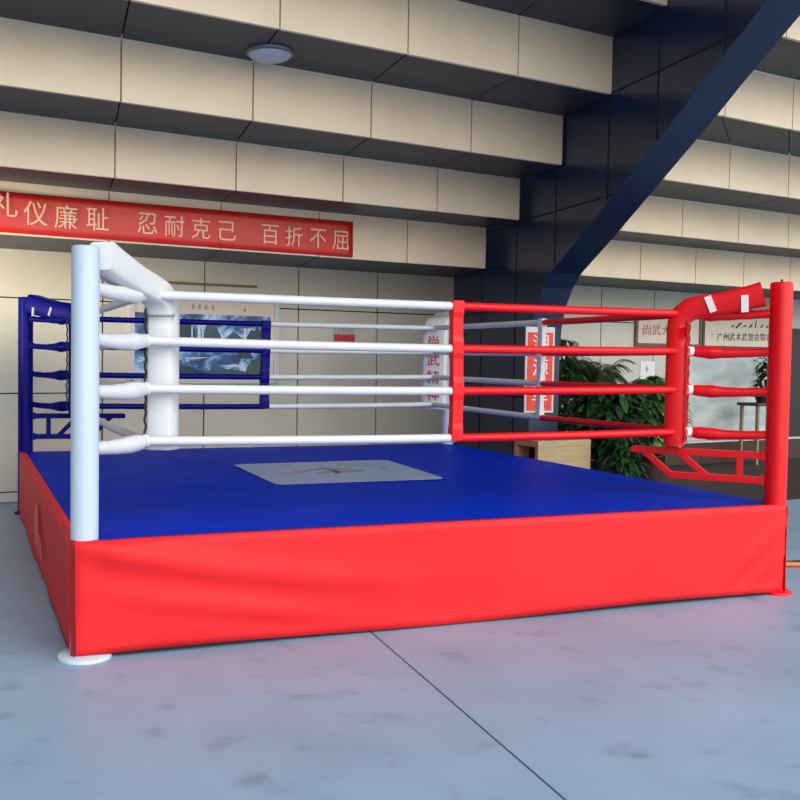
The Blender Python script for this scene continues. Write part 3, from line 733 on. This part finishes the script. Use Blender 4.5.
# plywood crate stack in front of the pier
def crate():
    cx, cn = 6.13, 2.92
    c = thing('plywood_cabinet', 'pale plywood box with a dark open slot beside the ring', 'box', W(cx, cn, 0))
    h, hw, hd = 0.80, 0.39, 0.20
    mb = MB()
    mb.box(W(cx, cn, h-0.035), D*hw, N*hd, ZZ*0.035)
    mb.box(W(cx, cn, 0.285), D*hw, N*hd, ZZ*0.285)
    mb.box(W(cx+0.10, cn, 0.65), D*(hw-0.10), N*hd, ZZ*0.08)
    mb.box(W(cx-hw+0.1, cn-hd+0.025, 0.65), D*0.1, N*0.025, ZZ*0.08)
    mb.box(W(cx-hw+0.1, cn+hd-0.025, 0.65), D*0.1, N*0.025, ZZ*0.08)
    obj('body', mb, M['wood'], c, bevel=0.004)
    mb = MB(); mb.box(W(cx-hw+0.19, cn, 0.65), D*0.005, N*0.148, ZZ*0.079); obj('slot_back', mb, M['black'], c)
crate()

# ---------------------------------------------------------------- plants
def leaf(mb, p, dr, L_, w_, droop=0.3):
    dr = V(dr).normalized(); side = dr.cross(ZZ)
    if side.length < 1e-3: side = V((1, 0, 0))
    side.normalize(); up = side.cross(dr)
    rows = []
    for f, wf in ((0, .08), (.3, .85), (.6, 1.0), (.85, .55), (1, .03)):
        cpt = p + dr*(L_*f) - ZZ*(droop*L_*f*f); rows.append((cpt-side*w_*wf/2+up*w_*0.10*wf, cpt, cpt+side*w_*wf/2+up*w_*0.10*wf))
    vs = [v for r_ in rows for v in r_]; fs = []
    for i in range(4):
        for k in range(2): a = i*3+k; fs.append((a, a+1, a+4, a+3))
    mb.add(vs, fs, True)
def potted(name, label, x, n, pot_h, pot_r, pot_m, top, spread, kind, nleaf, seed, group, low=0.5, mats=None):
    rnd = random.Random(seed); base = W(x, n, 0.012)
    t = thing(name, label, 'plant', base, group)
    pz = [(pot_r*0.72, 0.0), (pot_r*0.95, pot_h*0.6), (pot_r, pot_h*0.93), (pot_r*1.06, pot_h*0.94), (pot_r*1.06, pot_h), (pot_r*0.9, pot_h), (pot_r*0.88, pot_h-0.04)]
    obj('pot', MB().lathe(base, pz, 24), pot_m, t)
    sm_ = MB(); lm = MB(); stems = []
    for k in range(7 if kind != 'palm' else 5):
        a = rnd.uniform(0, 6.28); r_ = rnd.uniform(0.1, 0.55)*spread; h = pot_h+(top-pot_h)*rnd.uniform(0.6, 0.92)
        p0 = base+V((rnd.uniform(-.4, .4)*pot_r, rnd.uniform(-.4, .4)*pot_r, pot_h-0.05)); p1 = base+V((r_*math.cos(a), r_*math.sin(a), h))
        mid = p0.lerp(p1, 0.5)+V((0, 0, 0.12)); sm_.tube([p0, mid, p1], [0.014, 0.011, 0.006], 6); stems.append((p0, mid, p1))
    obj('stem', sm_, M['bark'], t)
    for k in range(nleaf):
        lm.cur = 0 if rnd.random() < 0.68 else 1
        if kind == 'palm':
            fr = rnd.random(); a = rnd.uniform(0, 6.28)
            p0, mid, p1 = stems[k % len(stems)]
            # frond with leaflets
            tip = p1 + V((math.cos(a), math.sin(a), 0))*spread*rnd.uniform(.5, 1.0) + ZZ*rnd.uniform(-.25, .18)
            for q_ in range(16):
                f = q_/15; c_ = p1.lerp(tip, f)+ZZ*(0.16*math.sin(math.pi*f*0.9)); dd = (tip-p1).normalized(); sd = dd.cross(ZZ).normalized()
                for sg_ in (1, -1): leaf(lm, c_, dd*0.6+sd*sg_, 0.20*(1.1-0.5*f), 0.022, 0.45)
        else:
            # anywhere through the crown, thicker outside
            u = rnd.uniform(-1, 1); a = rnd.uniform(0, 6.28); rr = rnd.random()**0.45
            cz = (top+pot_h*low+0.0)/2+0.1; hz = (top-pot_h*low)/2
            wz = math.sqrt(max(0, 1-u*u*0.85)); p = base + V((math.cos(a)*wz*rr*spread, math.sin(a)*wz*rr*spread, 0)) + ZZ*(cz+u*hz*0.95 - base.z)
            dr = V((math.cos(a), math.sin(a), rnd.uniform(-.5, .5)))
            L_ = rnd.uniform(.13, .22) if kind == 'broad' else rnd.uniform(.08, .14)
            leaf(lm, p-dr*L_*0.5, dr, L_, L_*(0.5 if kind == 'broad' else 0.38), rnd.uniform(.2, .7))
    ms = mats or [M['leafd'], M['leafm']]
    fo = obj('foliage', lm, ms, t)
    return t
GP = 'potted plants between the ring and the right wall'
potted('potted_bush', 'tall dark green potted bush just right of the red vertical sign', 7.72, 4.48, 0.42, 0.20, M['pot'], 1.92, 0.40, 'small', 1500, 11, GP)
potted('potted_palm', 'feathery grey-green potted palm right of the tall dark bush', 8.80, 4.93, 0.40, 0.20, M['pot'], 1.62, 0.50, 'palm', 80, 12, GP, mats=[mat('palm_leaf', (74, 96, 66), 0.45, 0.3, 8), M['leafd']])
potted('potted_shrub', 'broad-leaved green potted shrub in the middle of the plant row', 7.45, 3.36, 0.44, 0.21, M['pot'], 1.30, 0.62, 'broad', 1100, 13, GP, low=1.0, mats=[M['leafd'], M['leafm']])
potted('potted_pothos', 'leafy potted plant with pale variegated leaves beside the red corner pad', 8.82, 3.93, 0.42, 0.20, M['pot'], 1.40, 0.50, 'broad', 700, 14, GP, low=0.9, mats=[M['leafm'], M['leafl']])
potted('potted_foliage', 'low trailing dark green potted plant behind the red corner bracket', 6.86, 2.55, 0.30, 0.15, M['pot'], 0.86, 0.28, 'small', 620, 15, GP, low=0.5, mats=[M['leafd'], M['leafm']])

# stand with a dark bonsai against the right end of the wall
st = thing('plant_stand', 'small brown wooden stand against the wall beside the right red post', 'stand', W(12.75, 5.2, 0.012))
mb = MB(); mb.box(W(12.75, 5.2, 1.01), D*0.27, N*0.2, ZZ*0.025); obj('top', mb, M['darkwood'], st, bevel=0.006)
for sx in (-1, 1):
    for sn in (-1, 1): obj('leg', MB().box(W(12.75+sx*0.2, 5.2+sn*0.15, 0.498), D*0.022, N*0.022, ZZ*0.487), mat('pale_leg', (150, 132, 104), 0.5), st)
bs = thing('potted_bonsai', 'dark little potted tree standing on the brown wooden stand', 'plant', W(12.85, 5.2, 1.035))
obj('pot', MB().lathe(W(12.85, 5.2, 1.035), [(0.08, 0), (0.12, 0.1), (0.13, 0.12), (0.11, 0.12)], 20), M['pot'], bs)
obj('stem', MB().tube([W(12.85, 5.2, 1.14), W(12.81, 5.2, 1.4), W(12.87, 5.2, 1.75)], [0.02, 0.016, 0.01], 8), M['bark'], bs)
lm = MB(); rnd = random.Random(3)
for cx_, cz_, r_ in ((12.80, 1.42, 0.13), (12.86, 1.72, 0.15), (12.94, 1.55, 0.13)):
    for k in range(90):
        dr = V((rnd.gauss(0, 1), rnd.gauss(0, 1), rnd.gauss(0, 1))).normalized(); leaf(lm, W(cx_, 5.2, cz_)+dr*r_*rnd.random()**.4, dr, 0.09, 0.045, .3)
obj('foliage', lm, M['leafd'], bs)

# hose and cable coming out from behind the ring
def curve_pts(ps, n=10):
    res = []
    for i in range(len(ps)-1):
        p0 = V(ps[max(i-1, 0)]); p1 = V(ps[i]); p2 = V(ps[i+1]); p3 = V(ps[min(i+2, len(ps)-1)])
        for k in range(n):
            t = k/n; res.append(0.5*((2*p1)+(p2-p0)*t+(2*p0-5*p1+4*p2-p3)*t*t+(3*p1-p0-3*p2+p3)*t**3))
    res.append(V(ps[-1])); return res
tag(obj('hose', MB().tube(curve_pts([(5.25, 1.6, .022), (5.5, 0.95, .022), (5.78, 0.62, .022), (6.2, 0.58, .022), (6.9, 0.75, .022), (7.6, 0.6, .022)]), 0.02, 10), M['orange']), 'orange hose lying on the floor right of the ring', 'hose')
tag(obj('cable', MB().tube(curve_pts([(5.25, 1.8, .01), (5.55, 1.15, .01), (5.8, 0.78, .01), (6.3, 0.74, .01), (7.0, 0.95, .01), (7.7, 0.8, .01)]), 0.009, 8), M['black']), 'thin black cable running along the orange hose', 'cable')
